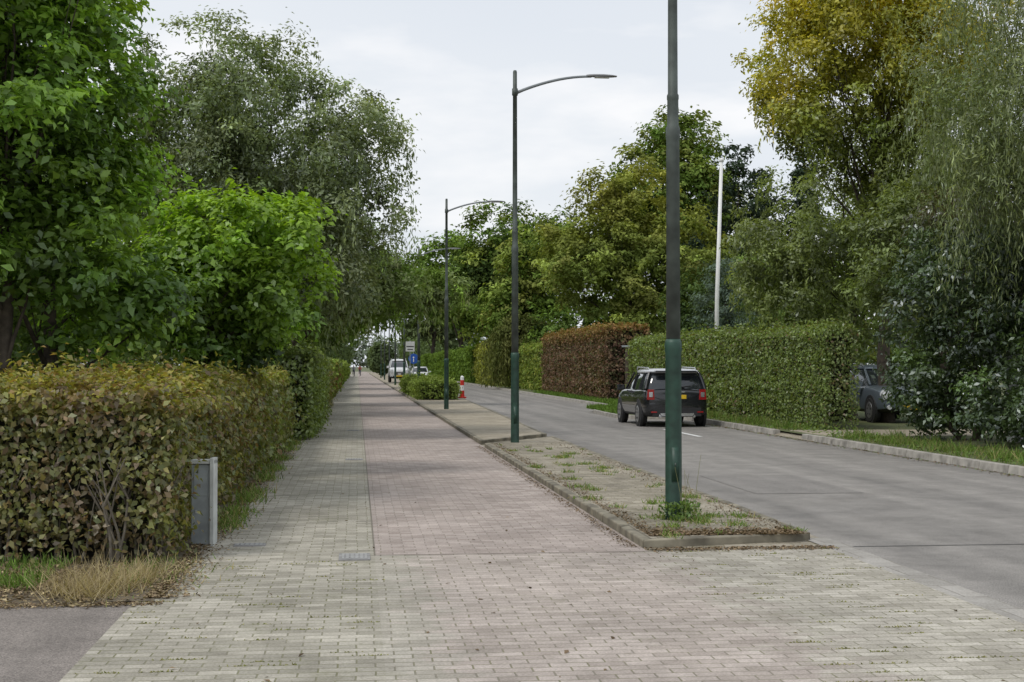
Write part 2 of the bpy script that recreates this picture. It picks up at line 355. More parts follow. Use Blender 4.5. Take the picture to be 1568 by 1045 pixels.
def hedge(name,x0,x1,y0,y1,z0,h,size,dens,palette,mat=None,aspect=.6,rough=.10,faces='FBLRT',jit=.25,w=None,core=M_core,inset=.16,seed=1,depth=.22,clj=.2,topgain=1.0,sprigs=0,brown=0,under=.55,bare=0):
    mat=mat or (M_leaff if y0>45 else M_leaf); dx=x1-x0; dy=y1-y0
    A={'F':dx*h,'B':dx*h,'L':dy*h,'R':dy*h,'T':dx*dy}
    Ps=[];Ns=[]
    for f in faces:
        n=int(A[f]*dens); u=rng.random(n); v=rng.random(n)
        if f=='F': P=np.c_[x0+u*dx,np.full(n,y0),z0+v*h]; N=(0,-1,0)
        if f=='B': P=np.c_[x0+u*dx,np.full(n,y1),z0+v*h]; N=(0,1,0)
        if f=='L': P=np.c_[np.full(n,x0),y0+u*dy,z0+v*h]; N=(-1,0,0)
        if f=='R': P=np.c_[np.full(n,x1),y0+u*dy,z0+v*h]; N=(1,0,0)
        if f=='T': P=np.c_[x0+u*dx,y0+v*dy,np.full(n,z0+h)]; N=(0,0,1)
        Ps.append(P); Ns.append(np.tile(N,(n,1)).astype(float))
    P=np.concatenate(Ps); N=np.concatenate(Ns); n=len(P)
    dsp=rough*(wob(P,2.3,seed)*.9+wob(P,6.5,seed+3)*.6)-depth*rng.random(n)**1.6+.05*np.abs(rng.normal(size=n))*(rng.random(n)<.25)*2
    if sprigs: dsp+= (rng.random(n)<sprigs)*N[:,2]*rng.random(n)*.16
    P=P+N*dsp[:,None]
    ez=((P[:,2]-(z0+h-.22))/.22).clip(0,1); ex=np.minimum(P[:,0]-x0,x1-P[:,0]); P[:,2]-=((.2-ex)/.2).clip(0,1)**2*.10*ez
    ub=.35+.18*wob(P,4.0,seed+2)
    low=((z0+ub-P[:,2])/ub).clip(0,1); keep=rng.random(n)>low*under
    if bare: keep&=~((wob(P,3.6,seed+20)>.42)&(rng.random(n)<bare))
    P=P[keep];N=N[keep];n=len(P)
    Nn=N*.8+np.array([0,0,.45])+rng.normal(size=(n,3))*.5
    sz=size*(.6+.8*rng.random(n))
    V,F=leafquads(P,Nn,sz,sz*aspect,tdir=(0,0,-1),tmix=.35)
    col=pal(n,palette,jit,w)*(1+clj*wob(P,1.7,seed+5)+clj*wob(P,5.1,seed+9))[:,None]
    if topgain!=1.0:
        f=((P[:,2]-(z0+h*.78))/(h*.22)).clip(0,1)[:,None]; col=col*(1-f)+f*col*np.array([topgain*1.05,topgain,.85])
    if brown:
        f=((wob(P,3.3,seed+14)-.12)*2.2).clip(0,1)*(rng.random(n)<.6)*brown
        f=np.maximum(f,(rng.random(n)<.05)*.9)[:,None]; col=col*(1-f)+f*pal(n,[(.20,.125,.06),(.26,.16,.08),(.15,.10,.055)],.3)
    e=empty(name,((x0+x1)/2,(y0+y1)/2,z0)); off=np.array(e.location)
    mesh_np('foliage',V-off,F,mat,col,e)
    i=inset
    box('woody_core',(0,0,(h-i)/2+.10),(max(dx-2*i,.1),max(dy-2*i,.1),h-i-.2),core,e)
    return e
def blades(name,P,hh,palette,mat=None,wid=.012,spread=.5,parent=None,jit=.25):
    n=len(P); mat=mat or M_grass
    a=rng.random(n)*2*math.pi; B=np.c_[np.cos(a),np.sin(a),np.zeros(n)]
    H=hh*(.4+.9*rng.random(n)); lean=rng.normal(size=(n,3))*spread; lean[:,2]=1; lean=unit(lean)
    V=np.empty((n,4,3)); V[:,0]=P-B*wid/2; V[:,1]=P+B*wid/2
    tip=P+lean*H[:,None]
    V[:,2]=tip+B*wid*.15; V[:,3]=tip-B*wid*.15
    return mesh_np(name,V.reshape(-1,3),np.arange(n*4).reshape(n,4),mat,pal(n,palette,jit),parent)
def scatter(n,x0,x1,y0,y1,z): return np.c_[x0+rng.random(n)*(x1-x0),y0+rng.random(n)*(y1-y0),np.full(n,z)]
def litter(name,P,size,palette,mat=None):
    n=len(P); P=P.copy(); P[:,2]+=rng.random(n)*.008+.003
    N=np.array([0,0,1.])+rng.normal(size=(n,3))*.25; sz=size*(.5+rng.random(n))
    V,F=leafquads(P,N,sz,sz*.6,fold=.1); return mesh_np(name,V,F,mat or M_dry,pal(n,palette,.3))
# ---------------------------------------------------------------- palettes (linear albedo)
def G(p,k,ds=.0):
    out=[]
    for q in p:
        l=.3*q[0]+.6*q[1]+.1*q[2]; out.append(tuple((c*(1-ds)+l*ds)*k for c in q))
    return out
MIDG=G([(.07,.12,.022),(.095,.15,.025),(.11,.17,.03)],1.6,.06)
DKG=G([(.04,.065,.02),(.055,.085,.025),(.045,.075,.022)],1.45,.08)
OLIVE=G([(.105,.14,.05),(.135,.17,.07),(.085,.115,.042),(.155,.18,.085)],1.75,.08)
BEECH=G([(.165,.17,.04),(.20,.185,.045),(.12,.135,.03),(.15,.10,.045),(.10,.125,.03)],1.4,.10)
HEDG=G([(.115,.17,.03),(.145,.20,.035),(.095,.13,.025),(.16,.2,.05)],1.55,.08)
BROAD=G([(.125,.165,.035),(.155,.19,.04),(.095,.125,.028),(.165,.18,.045)],1.6,.06)
WILL=G([(.12,.15,.05),(.155,.18,.065),(.09,.12,.04)],1.6,.1)
PALE=G([(.18,.25,.09),(.15,.21,.07)],1.5)
COPP=G([(.145,.085,.06),(.18,.105,.075),(.12,.09,.05),(.10,.115,.05),(.17,.12,.08)],1.3,.1)
DRY=[(.40,.33,.19),(.33,.26,.15),(.46,.39,.25)]
BROWN=[(.15,.11,.075),(.11,.08,.05),(.22,.16,.10),(.26,.20,.13)]
GR=G([(.10,.18,.035),(.14,.23,.045),(.09,.14,.03)],1.3,.05)
# ---------------------------------------------------------------- left side
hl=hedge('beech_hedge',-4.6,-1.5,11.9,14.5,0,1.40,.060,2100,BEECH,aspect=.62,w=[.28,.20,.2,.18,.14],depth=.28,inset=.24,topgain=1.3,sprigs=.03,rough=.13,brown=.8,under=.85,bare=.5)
g=Geo()
for i in range(70):
    x=random.uniform(-4.4,-1.65); y=random.uniform(11.85,12.3) if i<50 else random.uniform(12,14)
    if i>=50: x=random.uniform(-1.8,-1.6)
    p=Vector((x,y,-.02)); q=p+Vector((random.uniform(-.12,.12),random.uniform(-.1,.05),random.uniform(.3,.55))); r=q+Vector((random.uniform(-.2,.2),random.uniform(-.10,.05),.4))
    g.tube([p,p.lerp(q,.5)+Vector((.02,0,0)),q,r],[.015,.011,.008,.004],6)
    g.tube([q,q+Vector((random.uniform(-.2,.2),random.uniform(-.1,.05),.3))],[.006,.003],5)
o=g.obj('stems',[M_barkl]); o.location-=Vector(hl.location); o.parent=hl
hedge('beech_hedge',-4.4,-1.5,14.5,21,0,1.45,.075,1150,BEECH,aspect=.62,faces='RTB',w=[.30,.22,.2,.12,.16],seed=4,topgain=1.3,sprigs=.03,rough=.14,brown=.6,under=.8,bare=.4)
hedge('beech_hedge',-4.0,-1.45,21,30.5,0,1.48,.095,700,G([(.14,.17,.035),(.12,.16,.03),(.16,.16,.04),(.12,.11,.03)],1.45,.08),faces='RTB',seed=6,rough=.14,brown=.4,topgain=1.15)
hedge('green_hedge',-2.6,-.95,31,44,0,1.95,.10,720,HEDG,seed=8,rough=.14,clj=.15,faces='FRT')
hedge('dry_hedge',-2.6,-1.15,44.5,62,0,1.5,.13,340,[(.34,.28,.12),(.25,.23,.08),(.2,.2,.07)],seed=9,faces='FRT')
hedge('garden_hedge',-3.0,-1.25,63,105,0,1.7,.2,140,HEDG+[(.2,.10,.06)],seed=11,faces='FRT',rough=.2)
hedge('garden_hedge',-3.0,-1.35,106,220,0,1.9,.34,50,HEDG,seed=12,faces='FRT',rough=.3)
LG=G([(.070,.125,.022),(.10,.17,.026),(.125,.205,.03),(.15,.235,.032)],1.65,.0)
LT=[(.30,.46,.035),(.24,.40,.035)]
tree('catalpa_tree',(-3.95,16.6,0),[(-4.1,16.4,4.4,1.75,1.9,1.7),(-3.5,16.8,3.2,1.35,1.6,1.15),(-4.6,15.8,6.2,1.9,1.9,1.6),(-4.9,15.6,3.2,1.4,1.6,1.2),(-3.0,17.2,2.4,.9,1.2,.75),(-3.6,17.2,5.4,1.2,1.4,1.1)],
     360,.40,54000,.115,LG,aspect=.58,flat=.55,trunk_r=.11,trunk_top=1.1,stems=3,limbs=30,up=.75,topcol=(LT,.55),clumpjit=.35)
tree('catalpa_tree',(-2.35,21.5,0),[(-1.55,21.2,3.55,1.15,1.2,.85),(-1.35,21.3,2.7,.95,1.1,.8),(-2.3,21.5,3.0,1.3,1.3,1.1),(-2.8,21,2.5,1.2,1.2,.9),(-1.95,21.6,2.1,.9,1.1,.6)],
     230,.34,34000,.115,LG,aspect=.58,flat=.55,trunk_r=.09,trunk_top=1.3,limbs=22,up=.75,topcol=(LT,.3),clumpjit=.35)
tree('silver_lime_tree',(-2.9,32.5,0),[(-2.4,32,5.6,2.5,2.6,2.6),(-3.3,31.5,7.6,1.9,2,1.5),(-1.0,32,6.3,1.9,2.1,1.9),(-.15,31.5,5.6,1.3,1.7,1.6),(-1.6,32,4.0,2.1,2.4,1.6),(-3.9,32,5.2,1.7,2,2.3),(-.25,31.8,7.0,1.1,1.2,1.0),(-.8,32,3.6,1.2,1.7,1.2),(-2.2,32,8.2,1.2,1.2,.8)],
     700,.40,92000,.108,OLIVE,aspect=.45,flat=.8,trunk_r=.15,trunk_top=2.3,limbs=40,weep=500,weep_len=.8,up=.5,bark=M_barkl,inner=.20,shell=.5,limb_k=.2)
tree('garden_tree',(-2.6,46,0),[(-1.6,46,4.9,2.8,3,1.9),(.4,46,4.2,1.7,2,1.2),(-2.5,46,6.5,2.2,2.4,1.6)],280,.5,30000,.155,OLIVE+MIDG,aspect=.5,trunk_r=.16,trunk_top=2.2,limbs=24,weep=200,weep_len=.9,limb_k=.22)
tree('garden_tree',(-2.8,58,0),[(-1.2,58,4.8,3,3.2,1.6),(1.7,58,4.7,2.0,2.2,1.0),(3.1,58,4.7,1.3,1.4,.7)],280,.5,26000,.18,OLIVE+MIDG,aspect=.5,trunk_r=.17,trunk_top=2.4,limbs=24,weep=200,weep_len=1.0,limb_k=.22)
tree('garden_tree',(-3.4,76,0),[(-2.4,76,5.6,3.6,4,2.6),(1.0,76,4.9,2.0,2.6,1.3)],280,.65,20000,.23,MIDG,trunk_r=.2,trunk_top=2.6,weep=100,weep_len=1.4,limb_k=.22)
tree('garden_tree',(-4,98,0),[(-3,98,6.5,4.2,4.5,3.6),(.3,98,6,2.2,3,2)],240,.8,15000,.31,DKG+MIDG,trunk_r=.22,trunk_top=3)
tree('garden_tree',(-4.5,125,0),[(-3.5,125,7.5,4.6,5,4.5),(-.5,125,6.5,2.2,3,2.6)],220,.9,12000,.39,MIDG,trunk_r=.25,trunk_top=3)
tree('pine_tree',(-7.6,31,0),[(-7.6,31,9.0,1.0,1.0,2.2),(-7.5,31,6.2,1.8,1.8,2.4),(-7.2,31,11.2,.5,.5,1.3)],240,.42,20000,.16,[(.045,.065,.045),(.055,.08,.05)],aspect=.25,flat=.4,trunk_r=.14)
tree('garden_tree',(-9,34,0),[(-9,34,6,3.2,3,3.6),(-6.3,35,4.6,2.4,2,2.4),(-12,33,5,3,3,4)],320,.6,26000,.19,MIDG+DKG,trunk_r=.18)
hedge('garden_shrubs',-16,-5.5,25,27,0,1.9,.12,260,MIDG+DKG,seed=21,rough=.5,faces='FT',depth=.6)
tree('garden_tree',(-6.5,22,0),[(-6.8,22,4.2,2.3,2,2.4),(-5.0,23,3.0,1.5,1.5,1.4)],210,.5,20000,.145,MIDG,trunk_r=.13)
tree('garden_tree',(-5.5,50,0),[(-5.5,50,6,2.8,3,4),(-4.6,44,4,2.4,3,2.6)],220,.7,16000,.22,DKG+MIDG,trunk_r=.2)
# ---------------------------------------------------------------- right side
hedge('clipped_hedge',11,11.85,32.7,40,.08,2.5,.075,1000,HEDG,seed=31,rough=.08,faces='FLT',clj=.18,depth=.18,brown=.25)
hedge('clipped_hedge',11,11.9,40,57,.08,2.6,.10,560,HEDG,seed=33,rough=.10,faces='LT',clj=.18,brown=.2)
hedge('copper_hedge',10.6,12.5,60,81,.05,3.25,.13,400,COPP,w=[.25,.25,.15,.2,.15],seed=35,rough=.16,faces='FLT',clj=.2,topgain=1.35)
hedge('clipped_hedge',10.9,12.4,82,108,.05,2.9,.2,170,HEDG+[(.3,.32,.08)],seed=37,rough=.2,faces='FLT')
hedge('golden_hedge',10.4,12.4,109,125,.05,3.5,.24,110,[(.34,.35,.08),(.27,.31,.07)],seed=38,rough=.3,faces='FLT')
hedge('clipped_hedge',10.2,12.4,126,230,.05,3.2,.34,50,MIDG,seed=39,rough=.4,faces='FLT')
hedge('cedar_hedge',12.3,14,42,58,.05,2.2,.12,220,MIDG,seed=41,faces='FLT')
tree('laurel_bush',(12.5,27.9,.08),[(12.0,28.8,1.2,1.0,.9,1.3),(12.2,27.7,1.4,1.6,1.7,1.5),(12.5,27,3.2,1.7,1.7,1.6),(13.7,26.4,2.6,1.6,1.6,2.4),(11.7,28.7,2.7,.9,1.0,1.0),(12.6,28.6,4.2,1.5,1.3,1.2)],420,.36,48000,.115,DKG+[(.08,.13,.03)],mat=M_leafd,aspect=.45,trunk_r=.07,stems=3,trunk_top=.5,limbs=18,topcol=([(.13,.14,.05),(.14,.10,.05)],.75))
tree('laurel_bush',(12.9,24.4,.08),[(12.3,25.2,.95,1.2,1.5,.95),(12.5,23.2,.9,1.2,1.4,1.0),(13.2,24.2,2.4,1.4,1.4,1.6),(13.4,23.2,3.9,1.6,1.4,1.5)],300,.34,34000,.115,DKG+MIDG[:1],mat=M_leafd,aspect=.45,trunk_r=.06,stems=3,trunk_top=.4,limbs=14)
tree('willow_tree',(13.8,25.8,.08),[(12.3,25,7.2,2.1,2.2,2.4),(13.8,24.6,6,2.4,2.4,2.4),(11.7,24.6,5.6,1.3,1.5,1.5),(12.8,24.5,9.4,1.9,2,1.6)],400,.42,40000,.105,WILL,aspect=.28,flat=.9,trunk_r=.17,trunk_top=2.6,limbs=26,weep=1400,weep_len=1.9,up=.2,limb_k=.2)
YT=([(.70,.56,.03),(.56,.49,.04),(.44,.44,.05)],.30)
tree('golden_robinia_tree',(14.2,37,.08),[(12.6,36,9.3,2.6,2.6,2.2),(14.6,36,8.2,2.6,2.6,2.6),(13.2,36,11.2,2.3,2.4,1.7),(11.6,36,8.0,1.5,1.8,1.2),(15.5,36,10.6,2.2,2.4,2.4),(14.2,36,6.2,1.9,2,1.5),(12.0,35.6,10.6,1.5,1.6,1.1),(14.6,35.5,12.4,1.9,1.9,1.3)],
     640,.42,82000,.128,G([(.13,.17,.03),(.16,.19,.035),(.11,.13,.03)],1.55),aspect=.5,flat=.8,trunk_r=.18,trunk_top=3.4,limbs=36,topcol=YT,weep=220,weep_len=.8,inner=.22,limb_k=.25,clumpjit=.3)
tree('acacia_tree',(15,42,.08),[(13.7,41,5.2,2.6,2.6,2.4),(14.8,41,3.8,2.8,2.6,1.8),(12.6,40.5,4.1,1.6,2,1.5),(15.8,40,6.4,2.6,2.6,2.0)],360,.46,38000,.135,G([(.13,.165,.045),(.16,.195,.06),(.11,.135,.04)],1.7,.05),aspect=.45,trunk_r=.15,trunk_top=2.4,limbs=24,weep=220,weep_len=.7,limb_k=.22)
tree('acacia_tree',(14.4,33.8,.08),[(13.3,33,4.3,1.5,1.5,1.8),(14.6,32,5.2,2.0,1.8,2.2),(12.9,33,3.5,1.1,1.2,1.0),(15.2,33,3.4,1.5,1.2,1.5)],270,.42,29000,.12,G([(.11,.145,.04),(.14,.175,.05),(.10,.125,.035)],1.6,.05),aspect=.45,trunk_r=.12,trunk_top=2.4,limbs=18,weep=240,weep_len=.8,limb_k=.2)
tree('weeping_willow_tree',(18.5,62,.08),[(18.4,62,5.4,2.2,2.2,1.5)],120,.5,9000,.14,PALE,aspect=.3,trunk_r=.16,weep=700,weep_len=3.4,up=.2,limbs=16)
tree('blue_spruce_tree',(15.8,60,.08),[(15.8,60,3.6,1.5,1.5,1.8),(15.8,60,5.4,.8,.8,1.1)],120,.42,10000,.16,[(.12,.16,.13),(.14,.19,.15)],aspect=.3,flat=.4,trunk_r=.12,limbs=12)
for (x,y,h,r) in((23.5,86,15.5,2.2),(25.6,88,14.6,2.2),(27.6,86,15.2,2.0),(22.2,90,12.5,1.8),(29.5,90,13,2.2)):
    tree('spruce_tree',(x,y,.05),[(x,y,h*.22,r*1.1,r*1.1,h*.2),(x,y,h*.45,r,r,h*.22),(x,y,h*.68,r*.72,r*.72,h*.2),(x,y,h*.88,r*.36,r*.36,h*.13)],240,.6,16000,.31,[(.045,.065,.045),(.055,.08,.05)],aspect=.4,flat=.5,trunk_r=.16,limbs=8,up=.3,inner=.35)
tree('oak_tree',(21.5,97,.05),[(21.4,96,13,4.2,4.2,4.2),(22.2,96,16.6,2.8,2.8,2.6),(19,96,11,2.8,3,3.2),(24.2,96,11.5,2.8,3,3.6)],380,.85,34000,.33,BROAD+MIDG,trunk_r=.35,trunk_top=5,limbs=24,flat=.7,limb_k=.22)
tree('sycamore_tree',(15.6,80,.05),[(14.6,79,7.0,3.8,3.6,3.4),(16.2,79,9.6,3.2,3.2,3.0),(12.3,79,7.4,2.6,3,2.4),(18.3,79,6.8,2.6,3,3.4),(14.0,79,11.0,1.8,2,1.6),(16.5,78.5,4.4,3.6,3,1.8)],
     430,.70,50000,.235,G(BROAD,1.12),trunk_r=.32,trunk_top=3.2,limbs=30,flat=.55,up=.75,topcol=([(.32,.32,.08),(.26,.29,.07)],.5),limb_k=.22,clumpjit=.3)
tree('lime_tree',(12.6,100,.05),[(12.8,100,8,3,3,3.4),(14.8,100,10.2,2.4,2.6,2.4),(11,100,5.6,2.2,2.6,2.6)],280,.8,20000,.33,BROAD+MIDG,trunk_r=.3,trunk_top=3,flat=.6,limb_k=.22)
tree('lime_tree',(12.5,124,.05),[(12.6,124,11.5,4.2,4.2,4.4),(10.4,124,8,3.6,4,4),(14.6,124,9.5,4,4,4.6)],340,1.0,24000,.39,DKG+MIDG+BROAD[:2],trunk_r=.35,trunk_top=3.4,flat=.6,limb_k=.22)
tree('weeping_beech_tree',(12.6,101,.05),[(11.2,98,3.4,1.9,2.2,1.6)],90,.6,7000,.2,[(.13,.16,.05),(.16,.17,.06)],trunk_r=.16,weep=600,weep_len=3,up=.2,limbs=12)
tree('garden_tree',(13.6,90,.05),[(13.4,90,2.9,2.6,2,2.6),(15.6,88,3.2,2,2,2.8)],160,.7,10000,.27,MIDG+DKG,trunk_r=.18)
tree('lime_tree',(11.5,158,.05),[(10.6,158,11,4.4,5,5.2),(13.5,158,9,4,4,5)],220,1.2,14000,.52,MIDG,trunk_r=.35,trunk_top=3.5)
tree('lime_tree',(10.8,205,.05),[(9.6,205,11,5,5,5.6),(14,205,9,4,4,5)],180,1.4,11000,.62,[(.13,.17,.08),(.15,.19,.09)],trunk_r=.35,trunk_top=3.5)
tree('garden_tree',(20,50,.05),[(19.5,50,4.2,3,2.6,3.4),(23,50,5.5,3.2,3,4)],230,.7,16000,.23,MIDG+BROAD,trunk_r=.2)
tree('garden_tree',(17,66,.05),[(16.6,66,3.5,2,2,2.8)],120,.6,8000,.21,DKG,trunk_r=.15)
def tree_mass(name,spots,palette,leaf,n):
    P=[];C=[];N=[]
    for (x,y,r,h) in spots:
        k=n; d=rsph(k); rr=(.55+.45*rng.random(k)**.6)*(1+.18*wob(d*4,1,x))
        q=np.c_[x+d[:,0]*r*rr,y+d[:,1]*r*.7*rr,h*.55+d[:,2]*h*.48*rr]; P.append(q); N.append(d+np.array([0,0,.5])+rng.normal(size=(k,3))*.4)
        C.append(pal(k,palette,.2)*(1+.3*wob(q,.9,x))[:,None]*random.uniform(.75,1.2))
    P=np.concatenate(P);N=np.concatenate(N);C=np.concatenate(C); V,F=leafquads(P,N,leaf*(.6+.8*rng.random(len(P))),leaf*.5)
    return mesh_np(name,V,F,M_leaff,C)
sp=[]
for i in range(28):
    sp.append((random.uniform(-60,-9),random.uniform(60,220),random.uniform(4,6),random.uniform(8,14)))
    sp.append((random.uniform(26,110),random.uniform(100,240),random.uniform(4,7),random.uniform(8,13)))
tree_mass('distant_trees',sp,MIDG+DKG+OLIVE,.85,700)
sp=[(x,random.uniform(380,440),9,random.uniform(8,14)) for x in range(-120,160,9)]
tree_mass('distant_treeline',sp,[(.18,.22,.17),(.21,.25,.20)],1.6,500)  # distance haze is mixed into these pale grey-green leaf colours
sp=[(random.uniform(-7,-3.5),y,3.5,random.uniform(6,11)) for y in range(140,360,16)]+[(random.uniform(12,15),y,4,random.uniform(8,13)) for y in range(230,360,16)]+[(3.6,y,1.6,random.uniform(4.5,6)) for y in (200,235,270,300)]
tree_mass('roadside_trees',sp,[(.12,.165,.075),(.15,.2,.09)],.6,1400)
# ---------------------------------------------------------------- grass, weeds, litter
P=scatter(52000,9.93,11.4,14.6,45,.085); P=P[~((P[:,1]>29.6)&(P[:,1]<32.6))]
P=P[rng.random(len(P))<(.12+.88*(wob(P,2,3)>-.02))]
tall=wob(P,3.1,8)>.22
blades('verge_grass',P[~tall],.08,GR+[(.28,.26,.12)],wid=.016,spread=.8)
blades('verge_grass',P[tall],.20,GR+[(.30,.27,.13)],wid=.016,spread=.6)
P=np.concatenate([scatter(9000,8.1,9.7,43.5,50,.1),scatter(12000,9.9,11,45,80,.085),scatter(7000,11,14,14.8,22,.085)]); blades('verge_grass',P,.16,GR,wid=.03)
P=np.c_[10.1+rng.random(900)*1.2,15+rng.random(900)*28,.09+rng.random(900)*.06]; V,F=leafquads(P,rng.normal(size=(900,3))*.4+np.array([0,0,1]),.10,.05); mesh_np('broadleaf_weeds',V,F,M_leaf,pal(900,MIDG+GR,.2))
P=scatter(4600,-4.6,-2.3,10.5,12.0,-.01); P=P[wob(P,2.2,1)+.25*rng.normal(size=len(P))>.2]
blades('weed_grass',P,.10,GR,wid=.012)
P=np.c_[rng.normal(-1.85,.16,750),rng.normal(10.35,.22,750),np.full(750,0)]; blades('dry_grass_tuft',P,.24,DRY,wid=.006,spread=1.0)
P=np.c_[rng.normal(-1.60,.09,350),rng.normal(11.0,.2,350),np.full(350,0)]; blades('dry_grass_tuft',P,.16,DRY,wid=.006,spread=1.2)
P=np.c_[rng.normal(-2.7,.5,300),rng.normal(11.2,.3,300),np.full(300,0)]; blades('dry_grass_tuft',P,.12,DRY,wid=.006,spread=1.4)
P=np.c_[rng.normal(-1.6,.2,800),rng.normal(11.3,.5,800),np.full(800,0)]; blades('weed_grass',P,.07,GR+DRY,wid=.01,spread=.9)
c=rng.choice(9,2600); cy=np.array([14.4,15.6,17.2,18.0,20.4,22.2,24.6,27.4,29.5])[c]
P=np.c_[rng.normal(-1.30,.10,2600),cy+rng.normal(0,.3,2600),np.full(2600,.0)]; blades('edge_weeds',P,.12,GR+DRY[:1],wid=.012,spread=.8)
P=np.c_[-1.45+np.abs(rng.normal(0,.13,8000)),10+rng.random(8000)**1.3*20,np.full(8000,.006)]; litter('leaf_litter',P,.028,BROWN+DRY[:1])
P=np.c_[rng.normal(-2.3,.8,8000),rng.normal(10.9,.55,8000),np.full(8000,.0)]; P=P[(P[:,1]>9.75+.1*rng.normal(size=len(P)))&(P[:,0]<-1.35+.06*rng.normal(size=len(P)))]; litter('leaf_litter',P,.034,BROWN+DRY[:1])
P=np.c_[-5+rng.random(2600)*3.7,9.8+rng.normal(0,.05,2600),np.full(2600,.0)]; litter('leaf_litter',P,.024,BROWN+DRY[:1])
c=rng.random(3600); P=np.c_[np.where(rng.random(3600)<.6,2.62+np.abs(rng.normal(0,.10,3600)),4.1-np.abs(rng.normal(0,.2,3600))),12.6+c**1.6*15.5,np.full(3600,.07)]; litter('leaf_litter',P,.026,BROWN)
P=np.c_[2.7+rng.random(2000)*1.35,12.62+np.abs(rng.normal(0,.25,2000)),np.full(2000,.07)]; litter('leaf_litter',P,.034,BROWN)
P=np.c_[2.5+rng.random(800)*1.7,12.3-np.abs(rng.normal(0,.12,800)),np.full(800,.0)]; litter('leaf_litter',P,.03,BROWN)
P=np.c_[2.46-np.abs(rng.normal(0,.06,1400)),12.4+rng.random(1400)**1.3*16,np.full(1400,.0)]; litter('leaf_litter',P,.024,BROWN)
nc=64; px=rng.uniform(2.65,4.1,nc); py=12.6+rng.random(nc)**1.4*15; ps=rng.uniform(.02,.08,nc); px[:3]=(3.2,3.35,3.05); py[:3]=(13.9,13.8,14.1); ps[:3]=.08
c=rng.choice(nc,4000,p=ps**2/(ps**2).sum())
P=np.c_[px[c]+rng.normal(0,1,4000)*ps[c],py[c]+rng.normal(0,1,4000)*ps[c]*1.4,np.full(4000,.065)]; blades('verge_weeds',P,.06,GR+DRY[:1],wid=.012,spread=1.0)
P=np.c_[3.2+rng.normal(0,.09,420),13.95+rng.normal(0,.09,420),.09+rng.random(420)*.16]; V,F=leafquads(P,rng.normal(size=(420,3))+np.array([0,0,.8]),.05,.03); mesh_np('nettle_weed',V,F,M_leaf,pal(420,MIDG+GR,.2))
ncl=130; cyy=np.round(rng.uniform(6,12.2,ncl)/.103)*.103; cx=np.r_[rng.uniform(-1.4,.1,60),rng.uniform(2.5,4.1,70)]; c=rng.integers(0,ncl,2600)
P=np.c_[cx[c]+rng.normal(0,.06,2600),cyy[c]+rng.normal(0,.006,2600),np.full(2600,.0)]; blades('joint_moss',P,.012,[(.22,.24,.09),(.30,.28,.13)],wid=.014,spread=1.3)
g=Geo()
for i in range(7):
    a=random.uniform(0,6.28); h=random.uniform(.3,.7); p=Vector((3.28+random.uniform(-.1,.12),13.9+random.uniform(-.1,.1),.08))
    g.tube([p,p+Vector((math.cos(a)*.03,0,h*.5)),p+Vector((math.cos(a)*.1,.02,h))],[.003,.0025,.0015],4)
g.obj('weed_stalk',[plain('stalk',(.2,.2,.08))])
P=scatter(90,-1.3,4.1,6,18,.0); litter('scattered_leaves',P,.035,BROWN)
P=np.c_[9.66-np.abs(rng.normal(0,.10,1800)),15+rng.random(1800)*25,np.full(1800,-.01)]; litter('leaf_litter',P,.035,BROWN+GR[:1])
hedge('low_hedge',2.75,4.5,64,88,.09,.85,.12,380,HEDG,seed=51,rough=.2,faces='FLRT')
# ---------------------------------------------------------------- street lamps
M_pg=plain('lamp_green',(.020,.055,.038),.5,noise=.4,nscale=9); M_pu=plain('lamp_greygreen',(.07,.085,.075),.55,noise=.4,nscale=6); M_arm=plain('lamp_arm',(.22,.24,.25),.45,noise=.1); M_head=plain('lamp_head',(.20,.205,.21),.5); M_lens=plain('lamp_lens',(.55,.55,.52),.3)  # lamp_arm base colour is lightened to carry the sky's reflection
def lamp(x,y,z=.07,rz=0):
    e=empty('street_lamp',(x,y,z),rz); g=Geo()
    def lathe(prof,m):
        g.tube([(0,0,zz) for zz,r in prof],[r for zz,r in prof],20,m)
    lathe([(-.05,.088),(.0,.088),(.02,.084),(1.66,.080),(1.69,.086),(1.76,.086),(1.80,.074)],0)
    lathe([(1.78,.071),(3.8,.066),(3.83,.072),(3.92,.072),(3.95,.058),(4.2,.056),(4.215,.060),(4.25,.060),(4.27,.05),(6.98,.043),(6.985,.060),(7.12,.060),(7.125,.043),(7.46,.041),(7.49,.030)],1)
    for zz in (.55,): g.box((.0,-.082,zz),(.075,.012,.34),0)
    g.box((.0,-.088,.55),(.012,.012,.03),1)
    arm=[]
    for i in range(13):
        t=i/12; arm.append((.04+t*1.52,0,7.04+.36*math.sin(t*math.pi*.5)**.9))
    g.tube(arm,[.032-.008*i/12 for i in range(13)],10,2)
    e2=g.obj('post',[M_pg,M_pu,M_arm],e,smooth=False)
    for p in e2.data.polygons: p.use_smooth=len(p.vertices)==4
    h=Geo()
    secs=[(1.46,.03,.028),(1.52,.06,.035),(1.62,.085,.04),(1.8,.105,.042),(1.98,.095,.030),(2.08,.06,.016)]
    for xx,w,t in secs:
        for k in range(12):
            a=2*math.pi*k/12; c,s=math.cos(a),math.sin(a); h.V.append(Vector((xx,c*w,7.41+(s*t if s>0 else s*t*.5))))
    for i in range(len(secs)-1):
        for k in range(12):
            k2=(k+1)%12; h.F.append((i*12+k,i*12+k2,(i+1)*12+k2,(i+1)*12+k)); h.M.append(0)
    h.F.append(tuple(range(12))); h.M.append(0); h.F.append(tuple(60+k for k in range(12))); h.M.append(0)
    h.box((1.78,0,7.384),(.30,.13,.012),1)
    h.obj('lamp_head',[M_head,M_lens],e,smooth=False)
    return e
for y in (14.0,28.4,50.5,71,93,115,137,160,184): lamp(3.15 if y<60 else 3.05,y)
